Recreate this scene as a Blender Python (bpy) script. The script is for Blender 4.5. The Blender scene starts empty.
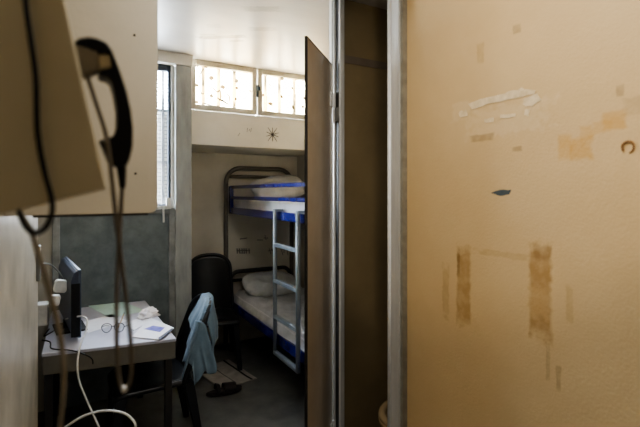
import bpy, bmesh, math, random
from mathutils import Vector, Matrix, noise as mnoise
random.seed(4)
SC = bpy.context.scene
COL = SC.collection
PI = math.pi

# ------------------------------------------------------------------ camera numbers
F_PX, HOR, EYE, YAW = 431.0, 193.0, 1.6, math.radians(29.1)

def at(u, v, X=None, Y=None, Z=None, t=None):
    """room position of a point seen at (u, v) that lies on the given plane of the room"""
    a = (u - 320) / F_PX; b = (HOR - v) / F_PX
    D = Vector((math.sin(YAW) + a * math.cos(YAW), math.cos(YAW) - a * math.sin(YAW), b))
    if X is not None: t = X / D.x
    elif Y is not None: t = Y / D.y
    elif Z is not None: t = (Z - EYE) / D.z
    return Vector((0, 0, EYE)) + D * t

# ------------------------------------------------------------------ materials
def lin(c):
    return tuple((x / 255 / 12.92) if x / 255 <= 0.04045 else ((x / 255 + 0.055) / 1.055) ** 2.4 for x in c)

def newmat(name):
    m = bpy.data.materials.new(name); m.use_nodes = True
    nt = m.node_tree
    return m, nt, nt.nodes['Principled BSDF']

def N(nt, kind, **kw):
    n = nt.nodes.new(kind)
    for k, v in kw.items():
        if k.startswith('i_'):
            n.inputs[int(k[2:]) if k[2:].isdigit() else k[2:]].default_value = v
        else:
            setattr(n, k, v)
    return n

def mat(name, c1, c2=None, scale=6.0, rough=0.6, metal=0.0, bump=0.0, bscale=60.0, spec=0.5, stretch=(1, 1, 1), sheen=0.0, lo=0.35, hi=0.65):
    m, nt, b = newmat(name)
    L = nt.links
    c2 = c2 or tuple(max(0, x * 0.86) for x in c1)
    tc = N(nt, 'ShaderNodeTexCoord')
    mp = N(nt, 'ShaderNodeMapping'); mp.inputs['Scale'].default_value = stretch
    L.new(tc.outputs['Object'], mp.inputs[0])
    nz = N(nt, 'ShaderNodeTexNoise'); nz.inputs['Scale'].default_value = scale; nz.inputs['Detail'].default_value = 6
    nz.inputs['Roughness'].default_value = 0.6
    L.new(mp.outputs[0], nz.inputs['Vector'])
    mr = N(nt, 'ShaderNodeMapRange'); mr.inputs[1].default_value = lo; mr.inputs[2].default_value = hi
    L.new(nz.outputs[0], mr.inputs[0])
    mx = N(nt, 'ShaderNodeMix', data_type='RGBA')
    mx.inputs['A'].default_value = (*lin(c2), 1); mx.inputs['B'].default_value = (*lin(c1), 1)
    L.new(mr.outputs[0], mx.inputs['Factor'])
    L.new(mx.outputs['Result'], b.inputs['Base Color'])
    b.inputs['Roughness'].default_value = rough; b.inputs['Metallic'].default_value = metal
    b.inputs['Specular IOR Level'].default_value = spec
    if sheen: b.inputs['Sheen Weight'].default_value = sheen
    if bump:
        n2 = N(nt, 'ShaderNodeTexNoise'); n2.inputs['Scale'].default_value = bscale; n2.inputs['Detail'].default_value = 4
        L.new(mp.outputs[0], n2.inputs['Vector'])
        bp = N(nt, 'ShaderNodeBump'); bp.inputs['Strength'].default_value = bump; bp.inputs['Distance'].default_value = 0.01
        L.new(n2.outputs[0], bp.inputs['Height']); L.new(bp.outputs[0], b.inputs['Normal'])
    m['mix'] = mx.name
    return m

def overlay(m, axes, spots):
    """stains kept in the paint: (centre a, centre b, half a, half b, angle, colour, strength, ragged)"""
    nt = m.node_tree; L = nt.links; b = nt.nodes['Principled BSDF']
    tc = N(nt, 'ShaderNodeTexCoord'); sep = N(nt, 'ShaderNodeSeparateXYZ'); L.new(tc.outputs['Object'], sep.inputs[0])
    cmb = N(nt, 'ShaderNodeCombineXYZ'); L.new(sep.outputs[axes[0]], cmb.inputs[0]); L.new(sep.outputs[axes[1]], cmb.inputs[1])
    nz = N(nt, 'ShaderNodeTexNoise'); nz.inputs['Scale'].default_value = 38; nz.inputs['Detail'].default_value = 6
    L.new(tc.outputs['Object'], nz.inputs['Vector'])
    n2 = N(nt, 'ShaderNodeTexNoise'); n2.inputs['Scale'].default_value = 26; n2.inputs['Detail'].default_value = 5
    L.new(tc.outputs['Object'], n2.inputs['Vector'])
    wear = N(nt, 'ShaderNodeMapRange'); wear.inputs[1].default_value = 0.36; wear.inputs[2].default_value = 0.58; wear.inputs[3].default_value = 0.95; wear.inputs[4].default_value = 1.5
    L.new(n2.outputs[0], wear.inputs[0])
    cur = b.inputs['Base Color'].links[0].from_socket
    for (ca, cb, ha, hb, ang, colr, stren, rag) in spots:
        s1 = N(nt, 'ShaderNodeVectorMath', operation='SUBTRACT'); s1.inputs[1].default_value = (ca, cb, 0); L.new(cmb.outputs[0], s1.inputs[0])
        rt = N(nt, 'ShaderNodeVectorRotate', rotation_type='Z_AXIS'); rt.inputs['Angle'].default_value = -ang; L.new(s1.outputs[0], rt.inputs['Vector'])
        dv = N(nt, 'ShaderNodeVectorMath', operation='DIVIDE'); dv.inputs[1].default_value = (ha, hb, 1); L.new(rt.outputs[0], dv.inputs[0])
        ab = N(nt, 'ShaderNodeVectorMath', operation='ABSOLUTE'); L.new(dv.outputs[0], ab.inputs[0])
        sp = N(nt, 'ShaderNodeSeparateXYZ'); L.new(ab.outputs[0], sp.inputs[0])
        mxm = N(nt, 'ShaderNodeMath', operation='MAXIMUM'); L.new(sp.outputs[0], mxm.inputs[0]); L.new(sp.outputs[1], mxm.inputs[1])
        ml = N(nt, 'ShaderNodeMath', operation='MULTIPLY_ADD'); ml.inputs[1].default_value = rag * 0.9; ml.inputs[2].default_value = -rag * 0.45
        L.new(nz.outputs[0], ml.inputs[0])
        ad = N(nt, 'ShaderNodeMath', operation='ADD'); L.new(mxm.outputs[0], ad.inputs[0]); L.new(ml.outputs[0], ad.inputs[1])
        mr = N(nt, 'ShaderNodeMapRange'); mr.inputs[1].default_value = 0.80; mr.inputs[2].default_value = 1.12
        mr.inputs[3].default_value = stren; mr.inputs[4].default_value = 0; L.new(ad.outputs[0], mr.inputs[0])
        mx = N(nt, 'ShaderNodeMix', data_type='RGBA'); L.new(cur, mx.inputs['A']); mx.inputs['B'].default_value = (*lin(colr), 1)
        mu = N(nt, 'ShaderNodeMath', operation='MULTIPLY'); L.new(mr.outputs[0], mu.inputs[0]); L.new(wear.outputs[0], mu.inputs[1])
        L.new(mu.outputs[0], mx.inputs['Factor']); cur = mx.outputs['Result']
    L.new(cur, b.inputs['Base Color'])

# ------------------------------------------------------------------ mesh helpers
def tag(o, label, cat=None, group=None, kind=None):
    o['label'] = label
    if cat: o['category'] = cat
    if group: o['group'] = group
    if kind: o['kind'] = kind
    return o

def link(name, bm, m, parent=None, smooth=False, bevel=0.0, seg=2, sub=0, solid=0.0):
    me = bpy.data.meshes.new(name)
    bmesh.ops.recalc_face_normals(bm, faces=bm.faces)
    bm.to_mesh(me); bm.free()
    me.materials.append(m)
    o = bpy.data.objects.new(name, me); COL.objects.link(o)
    if parent: o.parent = parent
    if smooth:
        for p in me.polygons: p.use_smooth = True
    if solid:
        s = o.modifiers.new('solid', 'SOLIDIFY'); s.thickness = solid; s.offset = 0
    if bevel:
        s = o.modifiers.new('bevel', 'BEVEL'); s.width = bevel; s.segments = seg; s.limit_method = 'ANGLE'
    if sub:
        s = o.modifiers.new('sub', 'SUBSURF'); s.levels = sub; s.render_levels = sub
    return o

def empty(name, loc, rz=0.0):
    o = bpy.data.objects.new(name, None); COL.objects.link(o)
    o.location = loc; o.rotation_euler = (0, 0, rz); o.empty_display_size = 0.05
    return o

def box(bm, x0, x1, y0, y1, z0, z1):
    vs = [bm.verts.new((x, y, z)) for z in (z0, z1) for y in (y0, y1) for x in (x0, x1)]
    for f in ((0, 1, 3, 2), (4, 6, 7, 5), (0, 4, 5, 1), (2, 3, 7, 6), (0, 2, 6, 4), (1, 5, 7, 3)):
        bm.faces.new([vs[i] for i in f])
    return bm

def boxes(*bs):
    bm = bmesh.new()
    for b in bs: box(bm, *b)
    return bm

def prism(pts, axis, a0, a1):
    """outline in a plane pushed along an axis: axis 'y' takes (x,z) points, 'x' takes (y,z), 'z' takes (x,y)"""
    bm = bmesh.new()
    def mk(p, a):
        return {'y': (p[0], a, p[1]), 'x': (a, p[0], p[1]), 'z': (p[0], p[1], a)}[axis]
    A = [bm.verts.new(mk(p, a0)) for p in pts]; B = [bm.verts.new(mk(p, a1)) for p in pts]
    n = len(pts)
    bm.faces.new(A); bm.faces.new(B[::-1])
    for i in range(n): bm.faces.new((A[i], A[(i + 1) % n], B[(i + 1) % n], B[i]))
    return bm

def rrect(x0, x1, y0, y1, r, n=6, corners=(1, 1, 1, 1)):
    out = []
    for k, (cx, cy, a) in enumerate(((x1 - r, y1 - r, 0), (x0 + r, y1 - r, 90), (x0 + r, y0 + r, 180), (x1 - r, y0 + r, 270))):
        if corners[k]:
            for i in range(n + 1):
                t = math.radians(a + 90 * i / n); out.append((cx + r * math.cos(t), cy + r * math.sin(t)))
        else:
            out.append((cx + r * (1 if a in (0, 270) else -1), cy + r * (1 if a < 180 else -1)))
    return out

def smooth_path(pts, n=8):
    pts = [Vector(p) for p in pts]
    P = [pts[0] * 2 - pts[1]] + pts + [pts[-1] * 2 - pts[-2]]
    out = []
    for i in range(1, len(P) - 2):
        for k in range(n):
            t = k / n; a, b, c, d = P[i - 1], P[i], P[i + 1], P[i + 2]
            out.append(0.5 * ((2 * b) + (c - a) * t + (2 * a - 5 * b + 4 * c - d) * t * t + (3 * b - a - 3 * c + d) * t ** 3))
    out.append(pts[-1])
    return out

def tube(bm, pts, r, n=10, closed=False, cap=True):
    pts = [Vector(p) for p in pts]; rings = []
    m = len(pts)
    up = None
    for i, p in enumerate(pts):
        if closed: d = pts[(i + 1) % m] - pts[i - 1]
        else: d = pts[min(i + 1, m - 1)] - pts[max(i - 1, 0)]
        d.normalize()
        if up is None: up = Vector((0, 0, 1)) if abs(d.z) < 0.9 else Vector((1, 0, 0))
        s = d.cross(up); s.normalize(); up = s.cross(d); up.normalize()
        rr = r[i] if isinstance(r, (list, tuple)) else r
        rings.append([bm.verts.new(p + (s * math.cos(2 * PI * k / n) + up * math.sin(2 * PI * k / n)) * rr) for k in range(n)])
    for i in range(m if closed else m - 1):
        A, B = rings[i], rings[(i + 1) % m]
        for k in range(n): bm.faces.new((A[k], A[(k + 1) % n], B[(k + 1) % n], B[k]))
    if cap and not closed:
        bm.faces.new(rings[0][::-1]); bm.faces.new(rings[-1])
    return bm

def tubes(lst, n=10):
    bm = bmesh.new()
    for pts, r in lst: tube(bm, pts, r, n)
    return bm

def surf(fn, nu, nv):
    bm = bmesh.new()
    g = [[bm.verts.new(fn(i / nu, j / nv)) for j in range(nv + 1)] for i in range(nu + 1)]
    for i in range(nu):
        for j in range(nv): bm.faces.new((g[i][j], g[i + 1][j], g[i + 1][j + 1], g[i][j + 1]))
    return bm

def tapered(p0, p1, a0, a1):
    """square bar from p0 to p1 with half sizes a0 -> a1 (pairs)"""
    bm = bmesh.new(); R = []
    for p, a in ((p0, a0), (p1, a1)):
        R.append([bm.verts.new((p[0] + sx * a[0], p[1] + sy * a[1], p[2])) for sx, sy in ((-1, -1), (1, -1), (1, 1), (-1, 1))])
    bm.faces.new(R[0][::-1]); bm.faces.new(R[1])
    for k in range(4): bm.faces.new((R[0][k], R[0][(k + 1) % 4], R[1][(k + 1) % 4], R[1][k]))
    return bm

def nz(x, y, z=0.0, s=1.0):
    return mnoise.noise(Vector((x * s, y * s, z * s)))

def blob(c, sx, sy, sz, amp, freq, seed=0, sub=4):
    bm = bmesh.new(); bmesh.ops.create_icosphere(bm, subdivisions=sub, radius=1)
    for v in bm.verts:
        n = v.co.normalized()
        d = 1 + amp * mnoise.fractal(n * freq + Vector((seed, seed * 2.1, 0)), 1.0, 2.0, 3)
        v.co = Vector((n.x * sx * d, n.y * sy * d, max(n.z, -0.45) * sz * d)) + Vector(c)
    return bm

# ------------------------------------------------------------------ palette
M = {}
M['ceiling'] = mat('ceiling_paint', (205, 200, 194), (188, 184, 180), 1.2, rough=0.32, bump=0.05, bscale=8, stretch=(1, 3, 1))
M['wall'] = mat('old_cream_paint', (196, 191, 180), (178, 173, 162), 2.0, rough=0.6, bump=0.08, bscale=30)
M['wall_alcove'] = mat('alcove_wall_lightened', (232, 226, 212), (212, 206, 192), 2.0, rough=0.6, bump=0.08, bscale=30)  # wall colour lightened in place of light missing from the alcove
M['wall_cream'] = mat('beam_paint', (226, 222, 212), (212, 208, 197), 2.2, rough=0.5, bump=0.06, bscale=30)
M['wall_left'] = mat('glossy_grey_wall_paint', (190, 182, 166), (146, 138, 122), 3.5, rough=0.36, bump=0.25, bscale=9)
M['floor'] = mat('dark_floor', (104, 104, 101), (82, 82, 80), 5, rough=0.55, bump=0.1, bscale=80)
M['steel_sheet'] = mat('grey_steel_sheet', (116, 124, 125), (92, 100, 102), 9, rough=0.45, bump=0.05, bscale=25)
M['pillar'] = mat('grey_pillar_paint', (172, 174, 171), (136, 139, 137), 7, rough=0.6, stretch=(1, 1, 0.3), bump=0.12, bscale=30)
M['frame_blue'] = mat('blue_grey_frame', (76, 88, 106), (58, 68, 84), 8, rough=0.5)
M['frame_grey'] = mat('grey_frame_paint', (150, 152, 150), (120, 122, 120), 8, rough=0.5)
M['white_frame'] = mat('old_white_window_frame', (206, 200, 184), (180, 174, 158), 6, rough=0.5)
M['panel'] = mat('beige_laminate', (211, 182, 135), (203, 173, 126), 4, rough=0.5, bump=0.12, bscale=130, lo=0.25, hi=0.75)
M['cubicle'] = mat('brown_laminate', (142, 125, 94), (129, 113, 84), 3, rough=0.55)
M['strip'] = mat('grey_brown_strip', (126, 112, 98), (114, 101, 88), 10, rough=0.5)
M['leaf'] = mat('brown_door_laminate', (206, 190, 168), (192, 176, 154), 3, rough=0.2, spec=1.0)
M['edge_dark'] = mat('black_laminate_core', (34, 27, 22), (24, 20, 16), 20, rough=0.6)
M['alu'] = mat('brushed_aluminium', (226, 225, 221), (204, 203, 199), 30, rough=0.3, metal=0.35, stretch=(1, 1, 0.05))
M['alu_hinge_and_highlight'] = mat('hinge_aluminium_and_highlight', (240, 240, 238), (228, 228, 226), 30, rough=0.3, metal=0.1)  # near-white: hinge metal, and the highlights painted along the post edges
M['alu_shade'] = mat('grey_groove', (150, 144, 128), (130, 124, 110), 20, rough=0.5)
M['alu_dark'] = mat('dark_groove', (60, 58, 55), (40, 39, 37), 20, rough=0.5, metal=0.3)
M['cream_panel'] = mat('cream_board', (188, 178, 157), (177, 167, 146), 2.2, rough=0.55, bump=0.05, bscale=60)
M['board_edge'] = mat('board_edge', (170, 160, 140), None, 10)
M['phone_box'] = mat('olive_grey_metal_box', (200, 190, 162), (190, 180, 152), 3, rough=0.6)
M['phone_plate'] = mat('cradle_beige', (196, 180, 146), None, 8, rough=0.4)
M['phone_grey'] = mat('cradle_grey', (128, 120, 106), None, 8, rough=0.5)
M['black'] = mat('black_plastic', (19, 20, 23), (13, 13, 16), 10, rough=0.5, spec=0.3)
M['black_gloss'] = mat('black_chair_plastic', (24, 25, 30), (16, 17, 21), 8, rough=0.3, spec=0.5)
M['cord_brown'] = mat('brown_grey_cord', (106, 98, 86), (90, 83, 72), 30, rough=0.45)
M['cord_beige'] = mat('beige_cord', (150, 141, 124), None, 30, rough=0.5)
M['cord_white'] = mat('white_cord', (226, 226, 224), None, 30, rough=0.45)
M['white_plastic'] = mat('white_plastic', (222, 220, 214), None, 12, rough=0.4)
M['desk_top'] = mat('pale_grey_desk_top', (188, 188, 200), (176, 176, 190), 5, rough=0.3)
M['desk_body'] = mat('grey_desk_apron', (112, 108, 98), (98, 95, 86), 6, rough=0.5)
M['desk_leg'] = mat('dark_desk_leg', (40, 37, 34), None, 8, rough=0.5)
M['paper_white'] = mat('white_paper', (228, 228, 232), (218, 218, 224), 12, rough=0.7)
M['paper_green'] = mat('pale_green_paper', (196, 220, 212), (186, 211, 203), 12, rough=0.7)
M['paper_edge'] = mat('dark_printed_strip', (70, 66, 84), None, 40)
M['print_blue'] = mat('blue_print', (72, 70, 160), (120, 116, 190), 30, rough=0.5)
M['cloth_white'] = mat('crumpled_white_cloth', (240, 236, 238), (226, 220, 225), 14, rough=0.9, sheen=0.2)
M['shirt'] = mat('pale_blue_cotton', (108, 127, 141), (92, 111, 126), 9, rough=0.9, bump=0.1, bscale=140, sheen=0.2)
M['bed_post'] = mat('grey_bed_tube', (118, 113, 105), (98, 94, 87), 9, rough=0.4)
M['bed_dark'] = mat('dark_grey_bed_tube', (58, 56, 54), (46, 45, 43), 9, rough=0.4)
M['bed_blue'] = mat('blue_bed_enamel', (40, 44, 124), (32, 36, 104), 9, rough=0.16, spec=1.0)
M['ladder'] = mat('grey_ladder_tube', (142, 150, 156), (124, 131, 138), 9, rough=0.32, metal=0.2)
M['mattress'] = mat('white_mattress', (222, 220, 220), (206, 204, 206), 8, rough=0.9, bump=0.1, bscale=50)
M['sheet'] = mat('grey_white_sheet', (204, 203, 204), (180, 179, 180), 8, rough=0.95, bump=0.1, bscale=60)
M['pillow'] = mat('worn_pillow', (214, 215, 215), (190, 191, 191), 7, rough=0.95, bump=0.1, bscale=60)
M['mat'] = mat('light_grey_mat', (160, 154, 146), (140, 135, 128), 14, rough=0.95, bump=0.2, bscale=150)
M['mat_stripe'] = mat('black_mat_stripe', (30, 29, 28), None, 14, rough=0.95)
M['shoe'] = mat('black_sandal', (26, 21, 22), (18, 15, 16), 14, rough=0.6)
M['shoe_sole'] = mat('dark_sole', (40, 34, 34), None, 14, rough=0.8)
M['tissue'] = mat('white_tissue', (226, 224, 218), None, 14, rough=0.95)
M['toilet'] = mat('glazed_ceramic', (196, 172, 136), (186, 162, 126), 5, rough=0.2)
M['mark'] = mat('dark_marker', (48, 40, 34), (70, 60, 52), 40, rough=0.8)
M['grime'] = mat('dirt_spot', (92, 78, 56), (120, 104, 78), 40, rough=0.9)
M['smudge'] = mat('grey_scrawl', (122, 118, 110), (146, 141, 132), 40, rough=0.9)
M['burn'] = mat('brown_scorch', (120, 88, 52), (150, 112, 70), 60, rough=0.8)
mm, nt_, b_ = newmat('dirt_on_glass')
tr_ = N(nt_, 'ShaderNodeBsdfTransparent'); tr_.inputs[0].default_value = (0.075, 0.058, 0.034, 1)
mxs = N(nt_, 'ShaderNodeMixShader'); mxs.inputs[0].default_value = 0.3
nt_.links.new(tr_.outputs[0], mxs.inputs[1]); b_.inputs['Base Color'].default_value = (0.08, 0.06, 0.035, 1)
nt_.links.new(b_.outputs[0], mxs.inputs[2]); nt_.links.new(mxs.outputs[0], nt_.nodes['Material Output'].inputs['Surface'])
M['grime'] = mm
M['latch'] = mat('dark_latch', (60, 74, 86), None, 10, rough=0.4, metal=0.5)
M['tape'] = mat('torn_white_tape', (228, 208, 174), (206, 184, 146), 30, rough=0.7)
M['screen'] = mat('black_screen', (12, 13, 17), None, 5, rough=0.12)
M['tv_back'] = mat('tv_back_plastic', (58, 66, 86), (46, 53, 70), 8, rough=0.4)
M['pencil'] = mat('beige_pencil', (186, 156, 120), None, 10)

def pane_mat(name, tint, dirt, amount, scale):
    m, nt, b = newmat(name); L = nt.links
    tc = N(nt, 'ShaderNodeTexCoord'); n1 = N(nt, 'ShaderNodeTexNoise'); n1.inputs['Scale'].default_value = scale; n1.inputs['Detail'].default_value = 8
    L.new(tc.outputs['Object'], n1.inputs['Vector'])
    mr = N(nt, 'ShaderNodeMapRange'); mr.inputs[1].default_value = 0.42; mr.inputs[2].default_value = 0.7
    mr.inputs[3].default_value = 0.03; mr.inputs[4].default_value = amount; L.new(n1.outputs[0], mr.inputs[0])
    tr = N(nt, 'ShaderNodeBsdfTransparent'); tr.inputs[0].default_value = (*tint, 1)
    df = N(nt, 'ShaderNodeBsdfTranslucent'); df.inputs[0].default_value = (*lin(dirt), 1)
    gl = N(nt, 'ShaderNodeBsdfGlossy'); gl.inputs['Roughness'].default_value = 0.1
    m1 = N(nt, 'ShaderNodeMixShader'); L.new(mr.outputs[0], m1.inputs[0]); L.new(tr.outputs[0], m1.inputs[1]); L.new(df.outputs[0], m1.inputs[2])
    m2 = N(nt, 'ShaderNodeMixShader'); m2.inputs[0].default_value = 0.04; L.new(m1.outputs[0], m2.inputs[1]); L.new(gl.outputs[0], m2.inputs[2])
    out = nt.nodes['Material Output']; L.new(m2.outputs[0], out.inputs['Surface'])
    return m
M['pane_dirty'] = pane_mat('dirty_window_glass', (0.8, 0.77, 0.70), (210, 180, 120), 0.75, 5)
M['pane_clear'] = pane_mat('clear_window_glass', (0.88, 0.93, 1.0), (200, 200, 200), 0.15, 4)
mm, nt_, b_ = newmat('spectacle_lens')
b_.inputs['Transmission Weight'].default_value = 1; b_.inputs['Roughness'].default_value = 0.02; b_.inputs['IOR'].default_value = 1.1
M['lens'] = mm

# ------------------------------------------------------------------ the room
def struct(name, bm, m, label, bevel=0.0, parent=None):
    o = link(name, bm, m, parent, bevel=bevel)
    o['kind'] = 'structure'
    if parent is None: o['label'] = label
    return o
H = 2.76
XL, XR, YB, YA, XP = -0.19, 2.20, 3.75, 4.50, 1.35
struct('floor', boxes((-0.45, 2.4, -1.5, 4.7, -0.1, 0.0)), M['floor'], 'dark grey floor of the cell')
ce = struct('ceiling', boxes((-0.45, 2.4, -1.5, 3.86, H, H + 0.1)), M['ceiling'], 'pale glossy ceiling with scuff marks')
struct('wall_left', boxes((-0.45, XL, -1.5, 2.65, 0, H), (-0.45, -0.27, 2.65, 3.9, 0, H)), M['wall_left'], 'worn glossy wall on the left', bevel=0.006)
struct('wall_front', boxes((XL, 2.3, -1.4, -1.3, 0, H)), M['wall'], 'wall behind the viewer')
struct('wall_right', boxes((XR, 2.35, -1.3, 4.65, 0, H)), M['wall'], 'pale wall beside the bunk bed')
WX0, WX1, WZ0, WZ1 = -0.13, 0.665, 1.475, 2.67
struct('wall_back', boxes((-0.27, WX0, YB, 3.9, 0, H), (WX1, 0.69, YB, 3.9, 0, H), (WX0, WX1, YB, 3.9, 0, WZ0), (WX0, WX1, YB, 3.9, WZ1, H)), M['wall'], 'wall behind the desk under the barred window')
struct('wall_alcove', boxes((0.58, XR, YA, 4.65, 0, 2.02), (0.58, 0.67, 3.9, YA, 0, 2.02)), M['wall_alcove'], 'stained pale alcove wall behind the bunk bed')
li = struct('wall_lintel', boxes((0.824, XR, 3.8, 4.65, 2.022, 2.322), (0.58, 0.824, 3.9, 4.65, 2.022, 2.322)), M['wall_cream'], 'cream beam with a drawn star under the long windows', bevel=0.004)
struct('trim_1', boxes((0.69, 0.822, 3.70, 3.9, 0, 2.665)), M['pillar'], 'grey streaked pillar beside the window', bevel=0.006)
struct('trim_2', boxes((-0.27, 0.83, 3.69, 3.75, 2.667, H)), M['wall_cream'], 'cream band over the barred window', bevel=0.004)
sh = struct('trim_3', boxes((-0.13, 0.64, 3.725, 3.75, 0.0, 1.43)), M['steel_sheet'], 'dark grey steel sheet under the window')
def fr(name, b, m='frame_grey', bv=0.004): 
    o = link(name, boxes(*b), M[m], sh, bevel=bv); return o
fr('frame', [(-0.18, -0.13, 3.71, 3.75, 0, 1.475), (0.64, 0.69, 3.71, 3.75, 0, 1.475)])
fr('rail', [(-0.13, 0.64, 3.71, 3.75, 1.43, 1.468)])
pt = struct('wall_partition', boxes((XP, XP + 0.04, -1.3, 1.60, 0, H)), M['panel'], 'beige laminate partition with glue stains and torn tape')
cu = struct('wall_cubicle', boxes((1.35, XR, 2.18, 2.24, 0, H)), M['cubicle'], 'dark brown laminate wall inside the washroom')
link('joint_strip', boxes((1.35, XR, 2.176, 2.18, 2.379, 2.424)), M['strip'], cu)
# aluminium posts either side of the washroom opening
p1 = struct('trim_4', prism([(1.595, 1.312), (1.655, 1.312), (1.668, 1.318), (1.674, 1.330), (1.674, 1.40), (1.595, 1.40)], 'x', 0, 1), M['alu'], 'aluminium post on the edge of the beige partition')
# prism gave (axis x, y, z): turn it upright
for v in p1.data.vertices:
    a, y, x = v.co; v.co = (x, y, a * H)
link('groove', boxes((1.322, 1.3495, 1.578, 1.595, 0, H)), M['alu_shade'], p1)
link('highlight_lip', tubes([([(1.313, 1.664, 0), (1.313, 1.664, H)], 0.0105)], 16), M['alu_hinge_and_highlight'], p1, smooth=True)  # near-white tube stands in for the highlight along the post edge
p2 = struct('trim_5', boxes((1.318, 1.345, 2.196, 2.246, 0, H), (1.335, 1.345, 2.136, 2.196, 0, H), (1.318, 1.345, 2.122, 2.136, 0, H)), M['alu'], 'aluminium door post of the washroom', bevel=0.003)
link('groove', boxes((1.328, 1.336, 2.138, 2.194, 0, H)), M['alu_dark'], p2)
link('highlight_lip', boxes((1.312, 1.3175, 2.212, 2.242, 0, H), (1.312, 1.3175, 2.123, 2.134, 0, H)), M['alu_hinge_and_highlight'], p2, bevel=0.002)  # edge highlights of the door post, put in as near-white strips
for z in (2.645, 2.39, 1.05, 0.95):
    o = link('screw', tubes([([(1.326, 2.166, z), (1.334, 2.166, z)], 0.005)]), M['edge_dark'], p2)

# washroom door, swung open into the room
d0 = Vector((0.959, 1.864, 0)); d1 = Vector((1.312, 2.214, 0))
dd = (d1 - d0); dl = dd.length; dd.normalize()
door = empty('door_1', d1, math.atan2(dd.y, dd.x)); door['kind'] = 'structure'; door['label'] = 'narrow brown laminate door standing open'
o = link('leaf', boxes((-dl + 0.006, -0.012, -0.006, 0.006, 0.10, 2.357)), M['leaf'], door); o['kind'] = 'structure'
o = link('edge_strip', boxes((-dl, -dl + 0.006, -0.007, 0.007, 0.10, 2.363), (-dl + 0.006, -0.012, -0.007, 0.007, 2.357, 2.363)), M['edge_dark'], door); o['kind'] = 'structure'
for z in (2.105, 0.16):
    bm = tubes([([(-0.002, -0.014, z - 0.09), (-0.002, -0.014, z - 0.003)], 0.012), ([(-0.002, -0.014, z + 0.003), (-0.002, -0.014, z + 0.09)], 0.012)])
    box(bm, -0.055, -0.004, -0.012, -0.007, z + 0.003, z + 0.088)
    hg = link('hinge', bm, M['alu_hinge_and_highlight'], door); hg['kind'] = 'structure'
hk = link('hinge_plate', boxes((1.310, 1.319, 2.125, 2.175, 2.02, 2.10)), M['frame_grey'], p2)

# window behind the desk
w1 = struct('window_1', boxes((WX0, WX0 + 0.05, 3.77, 3.82, WZ0, WZ1), (WX1 - 0.022, WX1, 3.77, 3.82, WZ0, WZ1), (WX0 + 0.05, WX1 - 0.022, 3.77, 3.82, WZ1 - 0.05, WZ1), (WX0 + 0.05, WX1 - 0.022, 3.77, 3.82, WZ0, WZ0 + 0.03)), M['frame_blue'], 'tall barred window above the desk', bevel=0.004)
link('pane', boxes((WX0 + 0.05, WX1 - 0.022, 3.795, 3.799, WZ0 + 0.03, WZ1 - 0.05)), M['pane_clear'], w1)
bm = bmesh.new()
for x in (0.01, 0.16, 0.31, 0.46, 0.615): box(bm, x - 0.012, x + 0.012, 3.842, 3.862, WZ0, WZ1)
for z in (1.86, 2.3): box(bm, WX0, WX1, 3.84, 3.864, z - 0.012, z + 0.012)
link('bar', bm, M['frame_grey'], w1)
bm = bmesh.new(); z = WZ0 + 0.03
while z < WZ1 - 0.05:
    box(bm, WX0, WX1, 3.875, 3.885, z, z + 0.008); z += 0.033
link('grille', bm, M['frame_grey'], w1)
bm = boxes((0.53, 0.64, 3.685, 3.71, 1.474, 1.496), (0.585, 0.60, 3.67, 3.685, 1.36, 1.49), (0.615, 0.655, 3.68, 3.71, 1.47, 1.56))
link('latch', bm, M['white_plastic'], w1, bevel=0.004)

# long windows above the beam
def transom(name, x0, x1, bars, label):
    z0, z1 = 2.327, 2.758; b = 0.045
    w = struct(name, boxes((x0, x0 + b, 3.785, 3.84, z0, z1), (x1 - b, x1, 3.785, 3.84, z0, z1), (x0 + b, x1 - b, 3.785, 3.84, z1 - 0.045, z1), (x0 + b, x1 - b, 3.785, 3.84, z0, z0 + 0.045)), M['white_frame'], label, bevel=0.004)
    link('pane', boxes((x0 + b, x1 - b, 3.81, 3.814, z0 + b, z1 - b)), M['pane_dirty'], w)
    bm = bmesh.new()
    for x in bars: box(bm, x - 0.015, x + 0.015, 3.842, 3.866, z0, z1)
    link('bar', bm, M['frame_grey'], w)
    return w
w2 = transom('window_2', 0.832, 1.437, [0.955, 1.095, 1.24], 'dirty long window with bars over the beam beside the pillar')
w3 = transom('window_3', 1.447, 2.19, [1.545, 1.69, 1.85, 2.01], 'dirty long window with bars over the beam beside the door')
link('latch', boxes((1.425, 1.447, 3.765, 3.785, 2.49, 2.60), (1.432, 1.46, 3.755, 3.77, 2.55, 2.585)), M['latch'], w3, bevel=0.004)
def spots(w, lst):
    bm = bmesh.new()
    for (u, v, r) in lst:
        p = at(u, v, Y=3.808); rr = r * 0.015
        c = [bm.verts.new((p.x + rr * math.cos(2 * PI * k / 9) * random.uniform(.7, 1.2), 3.808, p.z + rr * math.sin(2 * PI * k / 9) * random.uniform(.7, 1.2))) for k in range(9)]
        bm.faces.new(c)
    return bm
def scr(paths, y, r, bm=None):
    bm = bm or bmesh.new()
    for pth in paths:
        tube(bm, smooth_path([at(u, v, Y=y) for u, v in pth], 5), r, 5)
    return bm
bm = spots(w2, [(197, 66, .8), (206, 67, 1), (211, 78, 1.5), (223, 87, 1.5), (237, 81, 1.3), (237, 88, 1.1), (211.5, 96, 1.3), (197, 85, 1.1), (197, 102, 1), (236, 99, 1), (224, 108, 1.1), (250, 91, .8), (249, 111, 1.1), (201, 93, .6), (239, 107, .7)])
scr([[(199, 80), (200.5, 73), (204, 69)], [(206, 87), (212, 87.5), (217, 92), (220, 90.5), (221, 97), (219.5, 100), (222, 100), (228, 104)], [(217, 98), (224, 102), (229, 105)], [(227, 94), (229.5, 97), (229, 103)], [(204, 103), (212, 105.5), (219, 106)], [(202, 94), (203.5, 94)]], 3.807, 0.006, bm)
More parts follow.
